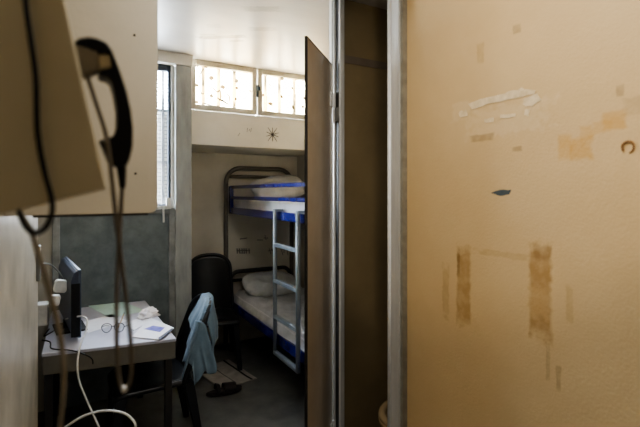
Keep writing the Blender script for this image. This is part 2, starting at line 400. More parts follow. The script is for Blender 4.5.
link('dirt', bm, M['grime'], w2)
bm = spots(w3, [(282, 79, 1.4), (263, 95, 1.0), (271, 104, 1.5), (282, 97, 1), (293, 107.5, 1.2), (303, 107, 1.0), (304, 116, 1.2), (270, 85, .8), (292, 88, .9), (304, 98, .9), (283, 115, .9), (265, 112, .7)])
scr([[(282, 94), (281, 97), (283, 98)], [(292, 105), (293.5, 109)], [(268, 103), (273, 106)]], 3.807, 0.006, bm)
link('dirt', bm, M['grime'], w3)

# drawn star and marks on the beam, scrawl on the alcove wall
c = at(272.5, 134.5, Y=3.799); bm = bmesh.new()
for k in range(5):
    a = math.radians(18 + 36 * k); r = 0.078 if k % 2 else 0.066
    dx, dz = math.cos(a) * r, math.sin(a) * r
    tube(bm, [(c.x - dx, 3.799, c.z - dz), (c.x, 3.799, c.z), (c.x + dx, 3.799, c.z + dz)], [0.0022, 0.0034, 0.0022], 5)
link('star_drawing', bm, M['mark'], li)
link('pencil_marks', scr([[(247.5, 128), (247, 132)], [(251.5, 128), (250.5, 132)], [(240, 133), (238, 136)], [(250, 129), (249, 131)]], 3.799, 0.0025), M['smudge'], li)
bm = bmesh.new()
def stroke(u0, v0, u1, v1, w):
    tube(bm, [at(u0, v0, Y=4.497), at(u1, v1, Y=4.497)], w, 4)
for u in (237, 239.5, 242, 244, 246, 249): stroke(u, 248.5, u + 0.4, 253.5, 0.006)
stroke(237, 250.7, 250, 250.5, 0.005); stroke(240, 253, 245, 253, 0.004)
for a in ((265, 235, 266, 240), (264, 238, 268, 238), (257, 240, 263, 240), (268, 251, 273, 250), (269, 248, 271, 254), (271, 249, 275, 252), (281, 249, 283, 255), (284, 248, 284, 253), (287, 249, 288, 255), (240, 239, 247, 238)): stroke(*a, 0.0045)
al = bpy.data.objects['wall_alcove']
link('scrawl', bm, M['smudge'], al)

# ceiling scuffs
def cspot(u, v, ha, hb, ang, st, colr=(88, 80, 72), rag=0.9):
    p = at(u, v, Z=H); return (p.x, p.y, ha, hb, ang, colr, st, rag)
overlay(M['ceiling'], (0, 1), [cspot(222, 37, .17, .03, -0.6, 1.0), cspot(208, 35, .06, .025, -0.5, .5), cspot(236, 41, .06, .02, -0.6, .45), cspot(262, 9, .12, .04, -0.5, .25), cspot(262, 29, .1, .04, -0.5, .25), cspot(214, 26, .05, .04, -0.5, .2)])
# stains on the beige partition (positions on its face)
def pspot(u0, v0, u1, v1, colr, st, rag, ang=0.0):
    a = at(u0, v0, X=XP); b = at(u1, v1, X=XP); c = at((u0 + u1) / 2, (v0 + v1) / 2, X=XP)
    return (c.y, c.z, abs(a.y - b.y) / 2, abs(a.z - b.z) / 2, ang, colr, st, rag)
GL = (152, 112, 50); GD = (112, 80, 30)
overlay(M['panel'], (1, 2), [
    pspot(456.5, 246, 470.5, 325, GL, 0.42, .9), pspot(457, 250, 460, 276, GD, 0.34, 1.0),
    pspot(529, 244, 551, 340, GL, 0.49, .8), pspot(529, 285, 548, 320, (200, 164, 110), 0.31, 2.0), pspot(533, 244, 551, 262, GD, 0.20, .7),
    pspot(546, 345, 550, 382, GD, 0.20, 1.2), pspot(556, 365, 561, 392, GD, 0.24, 1.2), pspot(442, 268, 449, 318, GL, 0.24, 1.4),
    pspot(476, 248, 532, 262, GL, 0.17, 2.2), pspot(566, 285, 573, 325, GL, 0.17, 1.3),
    pspot(558, 134, 572, 160, (196, 146, 62), 0.34, .8), pspot(570, 138, 592, 158, (196, 146, 62), 0.37, .9), pspot(580, 126, 592, 140, (196, 146, 62), 0.24, .9),
    pspot(602, 112, 626, 128, (196, 146, 62), 0.37, .8), pspot(592, 122, 612, 132, (196, 146, 62), 0.20, 1.1), pspot(616, 86, 624, 96, GD, 0.24, .8),
    pspot(622, 98, 660, 110, GD, 0.14, 1.1), pspot(477, 45, 484, 62, GL, 0.20, 1), pspot(513, 26, 521, 32, GD, 0.27, .8), pspot(407, 362, 411, 372, GD, 0.00, .8),
    pspot(467, 112, 545, 128, (226, 204, 166), 0.17, 2.0), pspot(452, 104, 470, 118, (226, 204, 166), 0.17, 1.4),
    pspot(470, 136, 492, 140, GD, 0.27, 1.3), pspot(512, 147, 522, 151, GD, 0.27, 1.0),
])
def ppt(u, v): return at(u, v, X=XP - 0.0015)
def pnl(name, polys, m):
    bm = bmesh.new()
    for pl in polys:
        bm.faces.new([bm.verts.new(ppt(*q)) for q in pl])
    return link(name, bm, M[m], pt, solid=0.001)
random.seed(8)
def torn(pts, j=1.0, n=5):
    out = []
    for i, p in enumerate(pts):
        q = pts[(i + 1) % len(pts)]
        for k in range(n):
            t = k / n; out.append((p[0] + (q[0] - p[0]) * t + random.uniform(-j, j) * .6, p[1] + (q[1] - p[1]) * t + random.uniform(-j, j)))
    return out
pnl('torn_tape', [torn([(468, 103), (500, 94.5), (522, 88), (536, 90), (534, 94), (500, 101), (472, 109)], 1.0),
                  torn([(459, 112), (466, 109), (468, 116), (460, 118)], .9, 3),
                  torn([(524, 98), (538, 94), (541, 101), (532, 106), (523, 105)], 1.0, 3),
                  torn([(525, 110), (530, 109), (529, 117), (524, 115)], .7, 3),
                  torn([(500, 115), (516, 113), (514, 117), (500, 118)], .8, 3), torn([(484, 119), (494, 117), (493, 122), (485, 123)], .8, 3)], 'tape')
M['chip'] = mat('blue_grey_chip', (62, 76, 84), (84, 92, 92), 60, rough=0.6)
pnl('paint_chip', [torn([(491, 193), (500, 189.5), (511, 190), (509, 194), (500, 195.5)], .5, 3)], 'chip')
bm = bmesh.new()
tube(bm, smooth_path([ppt(*q) for q in ((623, 151), (622.5, 145), (628, 141.5), (633, 144), (633, 150), (629, 153))], 5), [0.004 * (0.4 + 0.6 * math.sin(PI * min(1, 0.25 + k / 34))) for k in range(26)], 6)
link('burn_ring', bm, M['burn'], pt)

# ------------------------------------------------------------------ telephone on the left wall
YP = 0.70
A = at(107, 189, Y=YP); B0 = at(0, 215, Y=YP); T0 = at(65, 0, Y=YP)
sl = (T0 - A) / (T0.z - A.z); TZ = 2.02
bx = (B0 - A) / (B0.x - A.x)
tel = empty('wall_telephone', (XL, YP + 0.1, A.z))
tag(tel, 'olive grey wall telephone box with sloping front and hook, hung close on the wall', 'telephone')
def kid(name, bm, m, p, **k):
    o = link(name, bm, m, None, **k); o.parent = p
    o.matrix_parent_inverse = p.matrix_basis.inverted() if False else Matrix.LocRotScale(p.location, p.rotation_euler, None).inverted()
    return o
kid('housing', prism([(A.x, A.z), (A.x + sl.x * (TZ - A.z), TZ), (XL + 0.001, TZ + 0.02), (XL + 0.001, A.z + bx.z * (XL - A.x))], 'y', YP, YP + 0.22), M['phone_box'], tel, bevel=0.004)
YH = 0.775
def hp(u, v, y=YH): p = at(u, v, Y=y); return (p.x, p.z)
kid('cradle_plate', prism([hp(64, 50), hp(78, 49), hp(98, 54), hp(99, 72), hp(84, 78), hp(72, 74)], 'y', YH - 0.02, YH + 0.02), M['phone_grey'], tel, bevel=0.004)
kid('hook', prism([hp(96, 57), hp(110, 56), hp(112, 70), hp(97, 73)], 'y', YH - 0.016, YH + 0.016), M['phone_plate'], tel, bevel=0.004)
hs = empty('telephone_handset', at(118, 120, Y=YH))
tag(hs, 'black telephone handset hanging on the hook of the wall telephone', 'handset')
outer = [(74, 46), (79, 42), (88, 40.5), (97, 42), (106, 46), (111, 53), (115, 63), (120, 76), (126, 94), (130, 112), (132, 130), (131.5, 148), (128.5, 160), (126, 166), (112, 167), (107, 160), (103, 151), (103, 143), (107, 139), (113, 137), (116, 128), (116, 112), (113, 94), (110, 84), (106, 80), (100, 79), (97, 76), (99, 73), (108, 72), (112, 69), (110, 58), (106, 55), (92, 54.5), (88, 51), (84, 47.5), (79, 48)]
kid('handle_body', prism([hp(*q) for q in outer], 'y', YH - 0.021, YH + 0.021), M['black'], hs, bevel=0.006, seg=3, smooth=False)
kid('cord_sleeve', tubes([(smooth_path([at(121, 163, Y=YH), at(122, 176, Y=YH), at(122.5, 188, Y=YH)], 5), [0.0085 - 0.0004 * i for i in range(11)])], 12), M['black'], hs, smooth=True)
kid('mouthpiece', tubes([([at(104, 152, Y=YH), at(109, 150, Y=YH)], 0.019)], 20), M['edge_dark'], hs, bevel=0.002)
def cordpts(lst): return smooth_path([at(u, v, Y=y) for u, v, y in lst], 8)
kid('handset_cord', tubes([(cordpts([(87, 76, .76), (97, 106, .75), (107, 140, .745), (113, 190, .745), (117.5, 230, .75), (125, 290, .76), (130, 335, .765), (131.5, 368, .77), (129, 385, .775), (124, 391, .78), (119.5, 380, .785), (117, 350, .785), (116.5, 315, .785), (117, 285, .785), (119.5, 235, .78), (121.5, 200, YH), (122.5, 186, YH)]), 0.0034)], 10), M['cord_brown'], hs, smooth=True)
kid('painted_cord_glint', tubes([([at(121.5, 389.5, Y=.778), at(126.5, 388.5, Y=.778)], 0.0055)], 10), M['white_plastic'], hs, smooth=True)  # white ring added as the glint at the bottom of the cord loop
tag(link('cable', tubes([(cordpts([(24, -40, .69), (26, 5, .69), (31, 40, .69), (36, 80, .69), (37.5, 130, .69), (44, 170, .69), (51.5, 198, .685), (52, 213, .68), (46, 227, .68), (35, 233, .68), (26, 227, .685), (20, 214, .70), (16, 200, .72)]), 0.0036)], 10), M['black'], smooth=True), 'black cable running down the side of the telephone box into a small loop', 'cable')
tag(link('cable', tubes([(cordpts([(20, 214, .72), (27, 224, .72), (33, 236, .72), (41, 262, .73), (50, 295, .74), (58, 325, .75), (62.5, 352, .76), (64, 380, .77), (62, 410, .78), (57, 445, .80), (50, 480, .82), (46, 700, .86), (44, 1080, .88)]), 0.0038)], 10), M['cord_beige'], smooth=True), 'beige cable hanging down from under the telephone box beside the wall', 'cable')

# cream board with a rounded lower corner fixed to the wall
E0 = at(158, 213, Y=1.5)
bd = empty('wall_board', (XL, 1.51, E0.z))
tag(bd, 'cream board with a rounded lower corner fixed high on the wall beside the telephone', 'board')
kid('board', prism(rrect(XL + 0.001, E0.x, E0.z, 2.74, 0.028, corners=(1, 0, 0, 1)), 'y', 1.5, 1.518), M['cream_panel'], bd, bevel=0.002)
for q in ((134.5, 35), (135.5, 173.5)):
    p = at(*q, Y=1.4985); kid('screw', tubes([([p, p + Vector((0, .004, 0))], 0.0038)], 10), M['edge_dark'], bd)
kid('bracket', boxes((-0.12, E0.x - 0.03, 1.503, 1.516, E0.z - 0.006, E0.z)), M['alu_dark'], bd)

# ------------------------------------------------------------------ desk and what lies on it
ZD = 0.74
NR = at(176.3, 338.5, Z=ZD); FR = Vector((0.455, 3.70, ZD)); NL = Vector((XL - 0.06, 2.745, ZD)); FL = Vector((XL - 0.06, 3.70, ZD))
NLf = Vector((-0.18, 2.735, ZD))
desk = empty('desk', (0.15, 3.2, 0)); tag(desk, 'grey desk with a pale top standing against the wall under the window', 'desk')
top = [(NLf.x, NLf.y), (NR.x, NR.y), (FR.x, FR.y), (NLf.x, FR.y)]
kid('desk_top', prism(top, 'z', ZD - 0.018, ZD), M['desk_top'], desk, bevel=0.003)
ins = 0.004
kid('apron', prism([(NLf.x + ins, NLf.y + ins), (NR.x - ins, NR.y + ins), (FR.x - ins, FR.y - ins), (NLf.x + ins, FR.y - ins)], 'z', ZD - 0.118, ZD - 0.018), M['desk_body'], desk, bevel=0.002)
for (x, y) in ((-0.15, 2.78), (0.455, 2.668), (0.41, 3.64), (-0.15, 3.64)):
    kid('leg', boxes((x - 0.02, x + 0.02, y - 0.02, y + 0.02, 0, ZD - 0.118)), M['desk_leg'], desk, bevel=0.003)
def sheet(name, quad, z, m, label, cat, th=0.0012, group=None, bow=0.0):
    P = [at(u, v, Z=z) for u, v in quad]
    c = sum(P, Vector()) / 4
    def f(s, t):
        p = (P[0] * (1 - s) + P[1] * s) * (1 - t) + (P[3] * (1 - s) + P[2] * s) * t
        return (p.x, p.y, z + th / 2 + bow * (s * (1 - s) * 4))
    o = link(name, surf(f, 8, 8), M[m], solid=th)
    return tag(o, label, cat, group)
sheet('paper_sheet', [(88, 306), (124, 302), (146, 311), (110, 318)], ZD + .0012, 'paper_green', 'pale green paper sheet lying flat at the back of the desk', 'paper')
sheet('paper_sheet', [(74, 325), (112, 314), (127, 321), (88, 333)], ZD + .0012, 'paper_white', 'white paper sheet lying flat in front of the television', 'paper')
mg = sheet('magazine', [(132, 338), (150, 318.5), (174, 329), (158, 340.5)], ZD + .001, 'paper_white', 'open booklet with a blue picture at the desk corner nearest the chair', 'magazine', th=0.008)
P = [at(u, v, Z=ZD + 0.0105) for u, v in ((144, 329), (153, 325.5), (165, 327.5), (160, 332))]
bm = bmesh.new(); bm.faces.new([bm.verts.new(p) for p in P]); link('picture', bm, M['print_blue'], mg, solid=0.0006)
P = [at(u, v, Z=ZD + 0.010) for u, v in ((158, 338), (172, 328), (174, 329), (160, 339.5))]
bm = bmesh.new(); bm.faces.new([bm.verts.new(p) for p in P]); link('dark_edge', bm, M['paper_edge'], mg, solid=0.0008)
sheet('magazine', [(126, 324), (145, 316), (152, 320), (134, 331)], ZD + .0005, 'paper_white', 'thin booklet half under the open booklet with the blue picture', 'magazine', th=0.005)
c = at(148, 316, Z=ZD + 0.02)
def cl(u, v): return c
bm = blob((0, 0, 0), 0.085, 0.055, 0.034, 0.55, 1.5, 3, 4)
cw = link('cloth', bm, M['cloth_white'], smooth=True); cw.location = at(148.5, 314, Z=ZD + 0.018); cw.rotation_euler = (0, 0, 0.9)
tag(cw, 'crumpled white cloth heaped on the desk beside the booklets', 'cloth')
# spectacles resting upside down
gc = at(113, 332.5, Z=ZD)
gl = empty('eyeglasses', gc, math.radians(-22)); tag(gl, 'dark rimmed eyeglasses lying on the desk between the hanging cord strands', 'glasses')
for s in (-1, 1):
    ring = [(s * 0.037 + 0.029 * math.cos(a) * (1 if abs(math.cos(a)) < .9 else 1), 0.004 * math.sin(a), 0.036 + 0.033 * math.sin(a) * (1.0 if math.sin(a) < 0 else 0.6)) for a in [2 * PI * k / 24 for k in range(24)]]
    bm = bmesh.new(); tube(bm, ring, 0.0018, 6, closed=True); link('rim', bm, M['black'], gl, smooth=True)
    bm = bmesh.new(); bm.faces.new([bm.verts.new(p) for p in ring]); link('lens', bm, M['lens'], gl)
    link('temple', tubes([(smooth_path([(s * 0.068, 0, 0.034), (s * 0.07, 0.06, 0.026), (s * 0.068, 0.11, 0.012), (s * 0.064, 0.135, 0.004)], 5), 0.002)], 6), M['black'], gl, smooth=True)
link('bridge', tubes([(smooth_path([(-0.009, 0, 0.034), (0, 0, 0.039), (0.009, 0, 0.034)], 4), 0.0018)], 6), M['black'], gl, smooth=True)
pn = at(119, 327, Z=ZD + .004); pe = at(124.5, 312, Z=ZD + .004)
pc = empty('pencil', pn); tag(pc, 'beige pencil lying on the papers behind the eyeglasses', 'pencil')
kid('shaft', tubes([([pn, pn.lerp(pe, .85)], 0.0042)], 6), M['pencil'], pc); kid('tip', tubes([([pn.lerp(pe, .85), pe], [0.0042, 0.0008])], 6), M['mark'], pc)

# television seen almost from its edge
tn = Vector((0.0, 2.845, ZD)); tf = Vector((-0.085, 3.50, ZD)); td = tf - tn; tl = td.length
tv = empty('television', (tn + tf) / 2, math.atan2(td.y, td.x)); tag(tv, 'flat black television turned away on the desk beside the wall', 'television')
h2 = tl / 2
prof = [(-0.0, 0.03), (-0.0, 0.405), (0.012, 0.412), (0.03, 0.40), (0.046, 0.35), (0.046, 0.06), (0.03, 0.03)]
bm = prism([(a, b) for a, b in prof], 'x', -h2, h2); link('cabinet', bm, M['tv_back'], tv, bevel=0.004)
link('screen', boxes((-h2 + 0.012, h2 - 0.012, -0.004, 0.001, 0.05, 0.395)), M['screen'], tv)
link('bezel', boxes((-h2, h2, -0.006, 0.010, 0.405, 0.416), (-h2, h2, -0.006, 0.010, 0.026, 0.048), (-h2 - 0.003, -h2 + 0.010, -0.006, 0.010, 0.026, 0.416), (h2 - 0.010, h2 + 0.003, -0.006, 0.010, 0.026, 0.416)), M['frame_blue'], tv, bevel=0.002)
link('side_cover', boxes((-h2 - 0.004, -h2, 0.0, 0.046, 0.034, 0.34)), M['black'], tv, bevel=0.002)
link('foot', boxes((-0.12, 0.12, -0.07, 0.10, 0.0, 0.012), (-0.03, 0.03, 0.01, 0.05, 0.012, 0.06)), M['black'], tv, bevel=0.004)
# plugs and boxes between the television and the wall
def plug(u, v, t, s, label, m='white_plastic'):
    p = at(u, v, t=t)
    q = link('power_adapter', prism(rrect(-s[0] / 2, s[0] / 2, -s[2] / 2, s[2] / 2, min(s[0], s[2]) * .25), 'y', -s[1] / 2, s[1] / 2), M[m], bevel=0.005)
    q.location = p; q.rotation_euler = (0, 0.2, 0.1); return tag(q, label, 'plug')
pg = plug(60.5, 286, 2.62, (0.07, 0.05, 0.075), 'white square power adapter plugged in behind the television top half')
pg2 = plug(55, 300, 2.5, (0.05, 0.05, 0.06), 'small white plug below the square power adapter behind the television')
bxx = link('socket_block', boxes((-0.05, 0.05, -0.05, 0.05, 0, 0.13)), M['white_plastic'], bevel=0.008)
bxx.location = (-0.219, 3.12, 0.80); tag(bxx, 'white socket block fixed to the wall behind the television', 'socket block')
ws = link('wall_socket', boxes((XL, XL + 0.016, 2.55, 2.62, 1.16, 1.335)), M['frame_grey'], bevel=0.004); tag(ws, 'narrow grey socket plate on the end of the worn wall', 'socket')
tag(link('cable', tubes([(smooth_path([at(41, 264, t=2.28), at(47, 263.5, t=2.4), at(54, 267, t=2.55), at(61, 275, t=2.7), at(66.5, 288, t=2.8), at(67, 305, t=2.82)], 8), 0.004)], 8), M['frame_grey'], smooth=True), 'grey aerial cable arching from the wall socket to the television', 'cable')
zc = ZD + 0.004
tag(link('cable', tubes([(smooth_path([Vector((-0.17, 3.2, zc)), at(44, 336, Z=zc), at(50, 333, Z=zc), at(56, 330, Z=zc), Vector((-0.08, 3.0, zc + .05))], 8), 0.0035)], 8), M['black'], smooth=True), 'black cable lying on the desk behind the television', 'cable')
fy = NR + (NLf - NR) * 0.8
tag(link('cable', tubes([(smooth_path([at(42, 340, Z=zc), at(50, 342, Z=zc), at(51, 348, Z=zc), at(60, 350, Z=zc) + Vector((0, -0.0, 0.002)), at(72, 350.5, Z=zc), at(86, 355, Y=2.66), at(92, 359, Y=2.65), at(93, 364, Y=2.645)], 8), 0.0035)], 8), M['black'], smooth=True), 'thin black cable running over the near edge of the desk', 'cable')
tag(link('cable', tubes([(smooth_path([at(66, 319, t=2.6), at(74, 317, t=2.5), at(82, 316.5, t=2.45), at(87, 320, t=2.4), at(86, 331, t=2.36), at(81, 343, t=2.28), at(77.5, 362, t=2.22), at(79, 380, t=2.2), at(85, 396, t=2.18), at(92.5, 413, t=2.16), at(100, 430, t=2.14), at(106, 450, t=2.12), at(110, 520, t=2.1)], 8), 0.0045)], 8), M['cord_white'], smooth=True), 'white cable hanging from the television over the desk edge', 'cable')
tag(link('cable', tubes([(smooth_path([at(20, 480, t=1.75), at(45, 446, t=1.75), at(66, 427, t=1.75), at(84, 416, t=1.75), at(102, 411, t=1.75), at(120, 412, t=1.75), at(131, 418, t=1.75), at(136, 430, t=1.75), at(134, 470, t=1.75), at(128, 560, t=1.78)], 8), 0.0046)], 8), M['cord_white'], smooth=True), 'thick white cable bent in an arch low in front of the desk', 'cable')

# ------------------------------------------------------------------ chairs
def make_chair(loc, rz, label, back_h, group=None, seat_z=0.44, lean=0.36):
    """plastic chair that faces -x in its own space"""
    t = empty('plastic_chair', loc, rz); tag(t, label, 'chair', group)
    w = 0.225
    def seat(s, q):
        x = -0.23 + 0.44 * s; y = (q - .5) * 2
        wy = w * (1 - 0.10 * s)
        if s < .2: wy *= 0.90 + 0.10 * math.sqrt(max(0, 1 - ((.2 - s) / .2) ** 2))
        z = seat_z - 0.018 * math.sin(PI * min(1, s * 1.05)) * (1 - y * y) - (0.03 * ((.16 - s) / .16) ** 2 if s < .16 else 0) - 0.012 * abs(y) ** 6
        return (x, y * wy, z)
    link('seat', surf(seat, 18, 18), M['black_gloss'], t, smooth=True, solid=0.022)
    link('seat_rim', tubes([([seat(0, k / 14) for k in range(15)] + [seat(k / 14, 1) for k in range(1, 15)], 0.016), ([seat(k / 14, 0) for k in range(15)], 0.016)], 10), M['black_gloss'], t, smooth=True)
    hb = back_h - seat_z
    def bk(s, q):
        # s across, q up; arched top
        y = math.sin((s - .5) * PI)
        top = hb * (0.70 + 0.30 * max(0, 1 - abs(y) ** 2.5) ** (1 / 2.5))
        z = seat_z - 0.02 + (top + 0.02) * q
        x = 0.20 + lean * (z - seat_z) / 1.0 - 0.035 * (1 - y * y) * -1 + -0.035
        wy = (w * 0.94) * (1 - 0.06 * q ** 2)
        return (x, y * wy, z)
    t['arch'] = 1
    link('backrest', surf(bk, 28, 16), M['black_gloss'], t, smooth=True, solid=0.012)
    rim = [bk(0, k / 12) for k in range(13)] + [bk(k / 28, 1) for k in range(1, 28)] + [bk(1, 1 - k / 12) for k in range(13)]
    link('back_rim', tubes([(rim, 0.017)], 10), M['black_gloss'], t, smooth=True)
    for sx, sy in ((-1, -1), (-1, 1), (1, -1), (1, 1)):
        link('leg', tapered((sx * 0.245 - (0.0 if sx < 0 else -0.02), sy * 0.225, 0), (sx * 0.19, sy * 0.19, seat_z - 0.012), (0.02, 0.02), (0.032, 0.028)), M['black_gloss'], t, bevel=0.006)
    return t, bk
CH_LOC = Vector((0.40, 2.945, 0)); CH_R = 0.0
ch, bkf = make_chair(CH_LOC, CH_R, 'black plastic chair at the desk with a pale blue shirt over its back', 0.89)
c2 = at(207, 300, Y=4.2)
ch2, _ = make_chair(Vector((c2.x, 4.02, 0)), math.radians(80), 'black plastic chair standing in the alcove between the pillar and the bunk bed', 0.985, seat_z=0.46, lean=0.14)

# shirt over the near corner of the first chair's back
CM = Matrix.Translation(CH_LOC) @ Matrix.Rotation(CH_R, 4, 'Z')
def shirt(s, q):
    sa = 0.01 + 0.56 * s       # across the back: 0 = near side
    F = 0.33 - 0.17 * s        # how far it hangs down the front
    L = -F + q * (F + 0.24)
    x, y, z = bkf(sa, 1.0)
    fold = 0.011 * math.sin(s * 15 + 1.5) + 0.006 * math.sin(s * 29)
    if L < 0:
        d = -L; k = min(1, d * 7)
        bx_, by_, bz_ = bkf(sa, max(0, 1 - d / 0.47))
        px = bx_ - 0.026 - (0.014 + fold) * k; pz = z + 0.021 - d
        yy = by_ + 0.4 * s * d - 0.03 * (1 - s) * k
    else:
        k = min(1, L * 7)
        px = x + 0.024 + (0.012 + fold) * k + 0.01 * L; pz = z + 0.021 - L
        yy = y - 0.03 * (1 - s) * k
    return CM @ Vector((px, yy, pz))
so = link('shirt', surf(shirt, 40, 40), M['shirt'], smooth=True, solid=0.003)
def sleeve(s, q):
    # the part that falls off the near edge of the back
    qq = 1 - 0.66 * s
    x, y, z = bkf(0.02, qq)
    k = min(1, q / .22); w = max(0, q - .15)
    hang = (0.33 - 0.20 * s + 0.03 * math.sin(s * 9)) * w
    fx = -0.045 * (1 - k) + (0.010 * math.sin(s * 14) + 0.08 * (1 - s)) * w
    return CM @ Vector((x + fx, y - 0.030 * math.sin(k * PI / 2) - (0.03 + 0.012 * math.sin(s * 20)) * w + 0.03 * (1 - k), z + 0.010 - hang + (0.012 if s < .05 else 0)))
link('sleeve', surf(sleeve, 30, 24), M['shirt'], so, smooth=True, solid=0.003)
tag(so, 'pale blue shirt draped over the back of the desk chair', 'shirt')

# ------------------------------------------------------------------ bunk bed
BX0, BX1, BY0, BY1 = 1.38, 2.15, 2.42, 4.44
bed = empty('bunk_bed', ((BX0 + BX1) / 2, (BY0 + BY1) / 2, 0)); tag(bed, 'grey tubular bunk bed with blue side rails and a ladder against the alcove wall', 'bunk bed')
PX0, PX1 = BX0 - 0.04, BX1 - 0.05
for x in (PX0, PX1):
    for y in (BY0, BY1):
        kid('post', tubes([([(x, y, 0), (x, y, 1.70)], 0.024)], 14), M['bed_post'], bed, smooth=True)
def arch(y, z0, z1, r, inset=0.0):
    pts = [(PX0 + inset, y, z0)]
    for k in range(9):
        a = PI - k * PI / 16; pts.append((PX0 + inset + r + r * math.cos(a), y, z1 - r + r * math.sin(a)))
    for k in range(9):
        a = PI / 2 - k * PI / 16; pts.append((PX1 - inset - r + r * math.cos(a), y, z1 - r + r * math.sin(a)))
    pts.append((PX1 - inset, y, z0)); return pts
for y in (BY0, BY1):
    nm = 'headboard' if y == BY1 else 'footboard'; yl = y - (.03 if y == BY1 else -.03)
    kid(nm, tubes([(arch(y, 1.68, 1.865, 0.16), 0.024)], 12), M['bed_post'], bed, smooth=True)
    kid('crossbar', tubes([([(PX0 + .03, y, 1.775), (PX1 - .03, y, 1.775)], 0.018)], 12), M['bed_post'], bed, smooth=True)
    kid(nm, tubes([(arch(yl, 0.50, 0.77, 0.10, 0.03), 0.022)], 12), M['bed_dark'], bed, smooth=True)
    kid('crossbar', tubes([([(PX0 + .04, yl, 0.68), (PX1 - .04, yl, 0.68)], 0.016)], 12), M['bed_dark'], bed, smooth=True)
for x in (BX0, BX1):
    for z0, z1 in ((1.385, 1.452), (0.40, 0.48)):
        kid('side_rail', boxes((x - 0.016, x + 0.016, BY0 + .02, BY1 - .02, z0, z1)), M['bed_blue'], bed, bevel=0.005)
for z in (1.66, 1.55):
    kid('guard_rail', boxes((BX0 - 0.014, BX0 + 0.012, BY0 + .03, BY1 - .04, z - 0.016, z + 0.016)), M['bed_blue'], bed, bevel=0.006)
kid('guard_bracket', boxes((BX0 - 0.022, BX0 + 0.014, BY1 - 0.09, BY1 - 0.03, 1.40, 1.67)), M['bed_blue'], bed, bevel=0.004)
kid('guard_bracket', boxes((BX0 - 0.022, BX0 + 0.014, BY0 + 0.03, BY0 + 0.09, 1.40, 1.67)), M['bed_blue'], bed, bevel=0.004)
for zb in (1.40, 0.43):
    bm = bmesh.new(); y = BY0 + .1
    while y < BY1: box(bm, BX0 + .016, BX1 - .016, y, y + .05, zb, zb + .015); y += .16
    kid('slats', bm, M['bed_dark'], bed)
LY0, LY1 = 2.715, 3.124
lad = kid('ladder', tubes([([(1.335, LY1, 0.34), (1.335, LY1, 1.47)], 0.017), ([(1.335, LY0, 0.34), (1.335, LY0, 1.47)], 0.017)], 12), M['ladder'], bed, smooth=True)
for z in (1.195, 0.915, 0.637, 0.355):
    o = link('rung', boxes((1.318, 1.352, LY0, LY1, z - 0.014, z + 0.014)), M['ladder'], lad, bevel=0.004)
for y in (LY1, LY0):
    o = link('hook', boxes((1.325, 1.40, y - .02, y + .02, 1.454, 1.475)), M['ladder'], lad, bevel=0.003)
def mattress(z0, z1, m, label):
    bm = bmesh.new(); box(bm, BX0 + .03, BX1 - .03, BY0 + .05, BY1 - .06, z0, z1)
    bmesh.ops.subdivide_edges(bm, edges=bm.edges, cuts=10, use_grid_fill=True)
    for v in bm.verts: v.co += Vector((0, 0, 0.008 * nz(v.co.x, v.co.y, 0, 5) if v.co.z > z0 + .02 else 0)); v.co.x += 0.004 * nz(v.co.y, v.co.z, 3, 8)
    return tag(link('mattress', bm, M[m], smooth=False, bevel=0.02, seg=3), label, 'mattress')
mattress(1.418, 1.53, 'mattress', 'white mattress on the upper bunk')
mattress(0.448, 0.545, 'mattress', 'mattress on the lower bunk under the rumpled sheet')
def rump(s, q):
    x = BX0 - 0.005 + (BX1 - BX0 - .02) * s; y = BY0 + .06 + (BY1 - BY0 - .14) * q
    d = mnoise.ridged_multi_fractal(Vector((x * 3.0 + .5 * y, y * 2.2, 0.3)), 0.9, 2.1, 4, 0.9, 2.0)
    z = 0.580 + 0.06 * (d - 1.0) * (0.6 + 0.4 * math.sin(q * 3))
    if s < .08: z = 0.575 - (0.08 - s) / .08 * 0.105 * (1 + .25 * nz(y, 0, 0, 4)) + 0.01 * (d - 1)
    return (x, y, max(z, 0.562) if s >= .08 else z)
tag(link('bed_sheet', surf(rump, 40, 110), M['sheet'], smooth=True, solid=0.004), 'rumpled pale sheet spread over the lower bunk', 'sheet')
def pillow(loc, rot, m, label, sx=.30, sy=.20, sz=.075, seed=1):
    def f(s, q, sign):
        a, b = s * 2 - 1, q * 2 - 1
        e = (max(0, (1 - abs(a) ** 3.2)) * max(0, (1 - abs(b) ** 3.2))) ** .5
        k = 1 - .07 * (a * a * b * b)
        return (a * sx * (1 - .06 * b * b) * k, b * sy * (1 - .08 * a * a) * k, sign * sz * e * (1 + .25 * nz(a + seed, b, 0, 2.3)) + 0.008 * nz(a, b + seed, 1, 5))
    bm = surf(lambda s, q: f(s, q, 1), 24, 20)
    b2 = surf(lambda s, q: f(s, q, -1), 24, 20)
    me = bpy.data.meshes.new('tmp'); b2.to_mesh(me); b2.free(); bm.from_mesh(me); bpy.data.meshes.remove(me)
    bmesh.ops.remove_doubles(bm, verts=bm.verts, dist=0.012)
    o = link('pillow', bm, M[m], smooth=True); o.location = loc; o.rotation_euler = rot
    return tag(o, label, 'pillow')
pillow((1.83, 4.17, 1.655), (math.radians(30), math.radians(-10), math.radians(4)), 'pillow', 'pale pillow propped at the head of the upper bunk', seed=2)
pillow((1.72, 4.14, 0.665), (math.radians(18), 0, math.radians(-6)), 'pillow', 'pale pillow lying at the head of the lower bunk', sx=.29, seed=5)

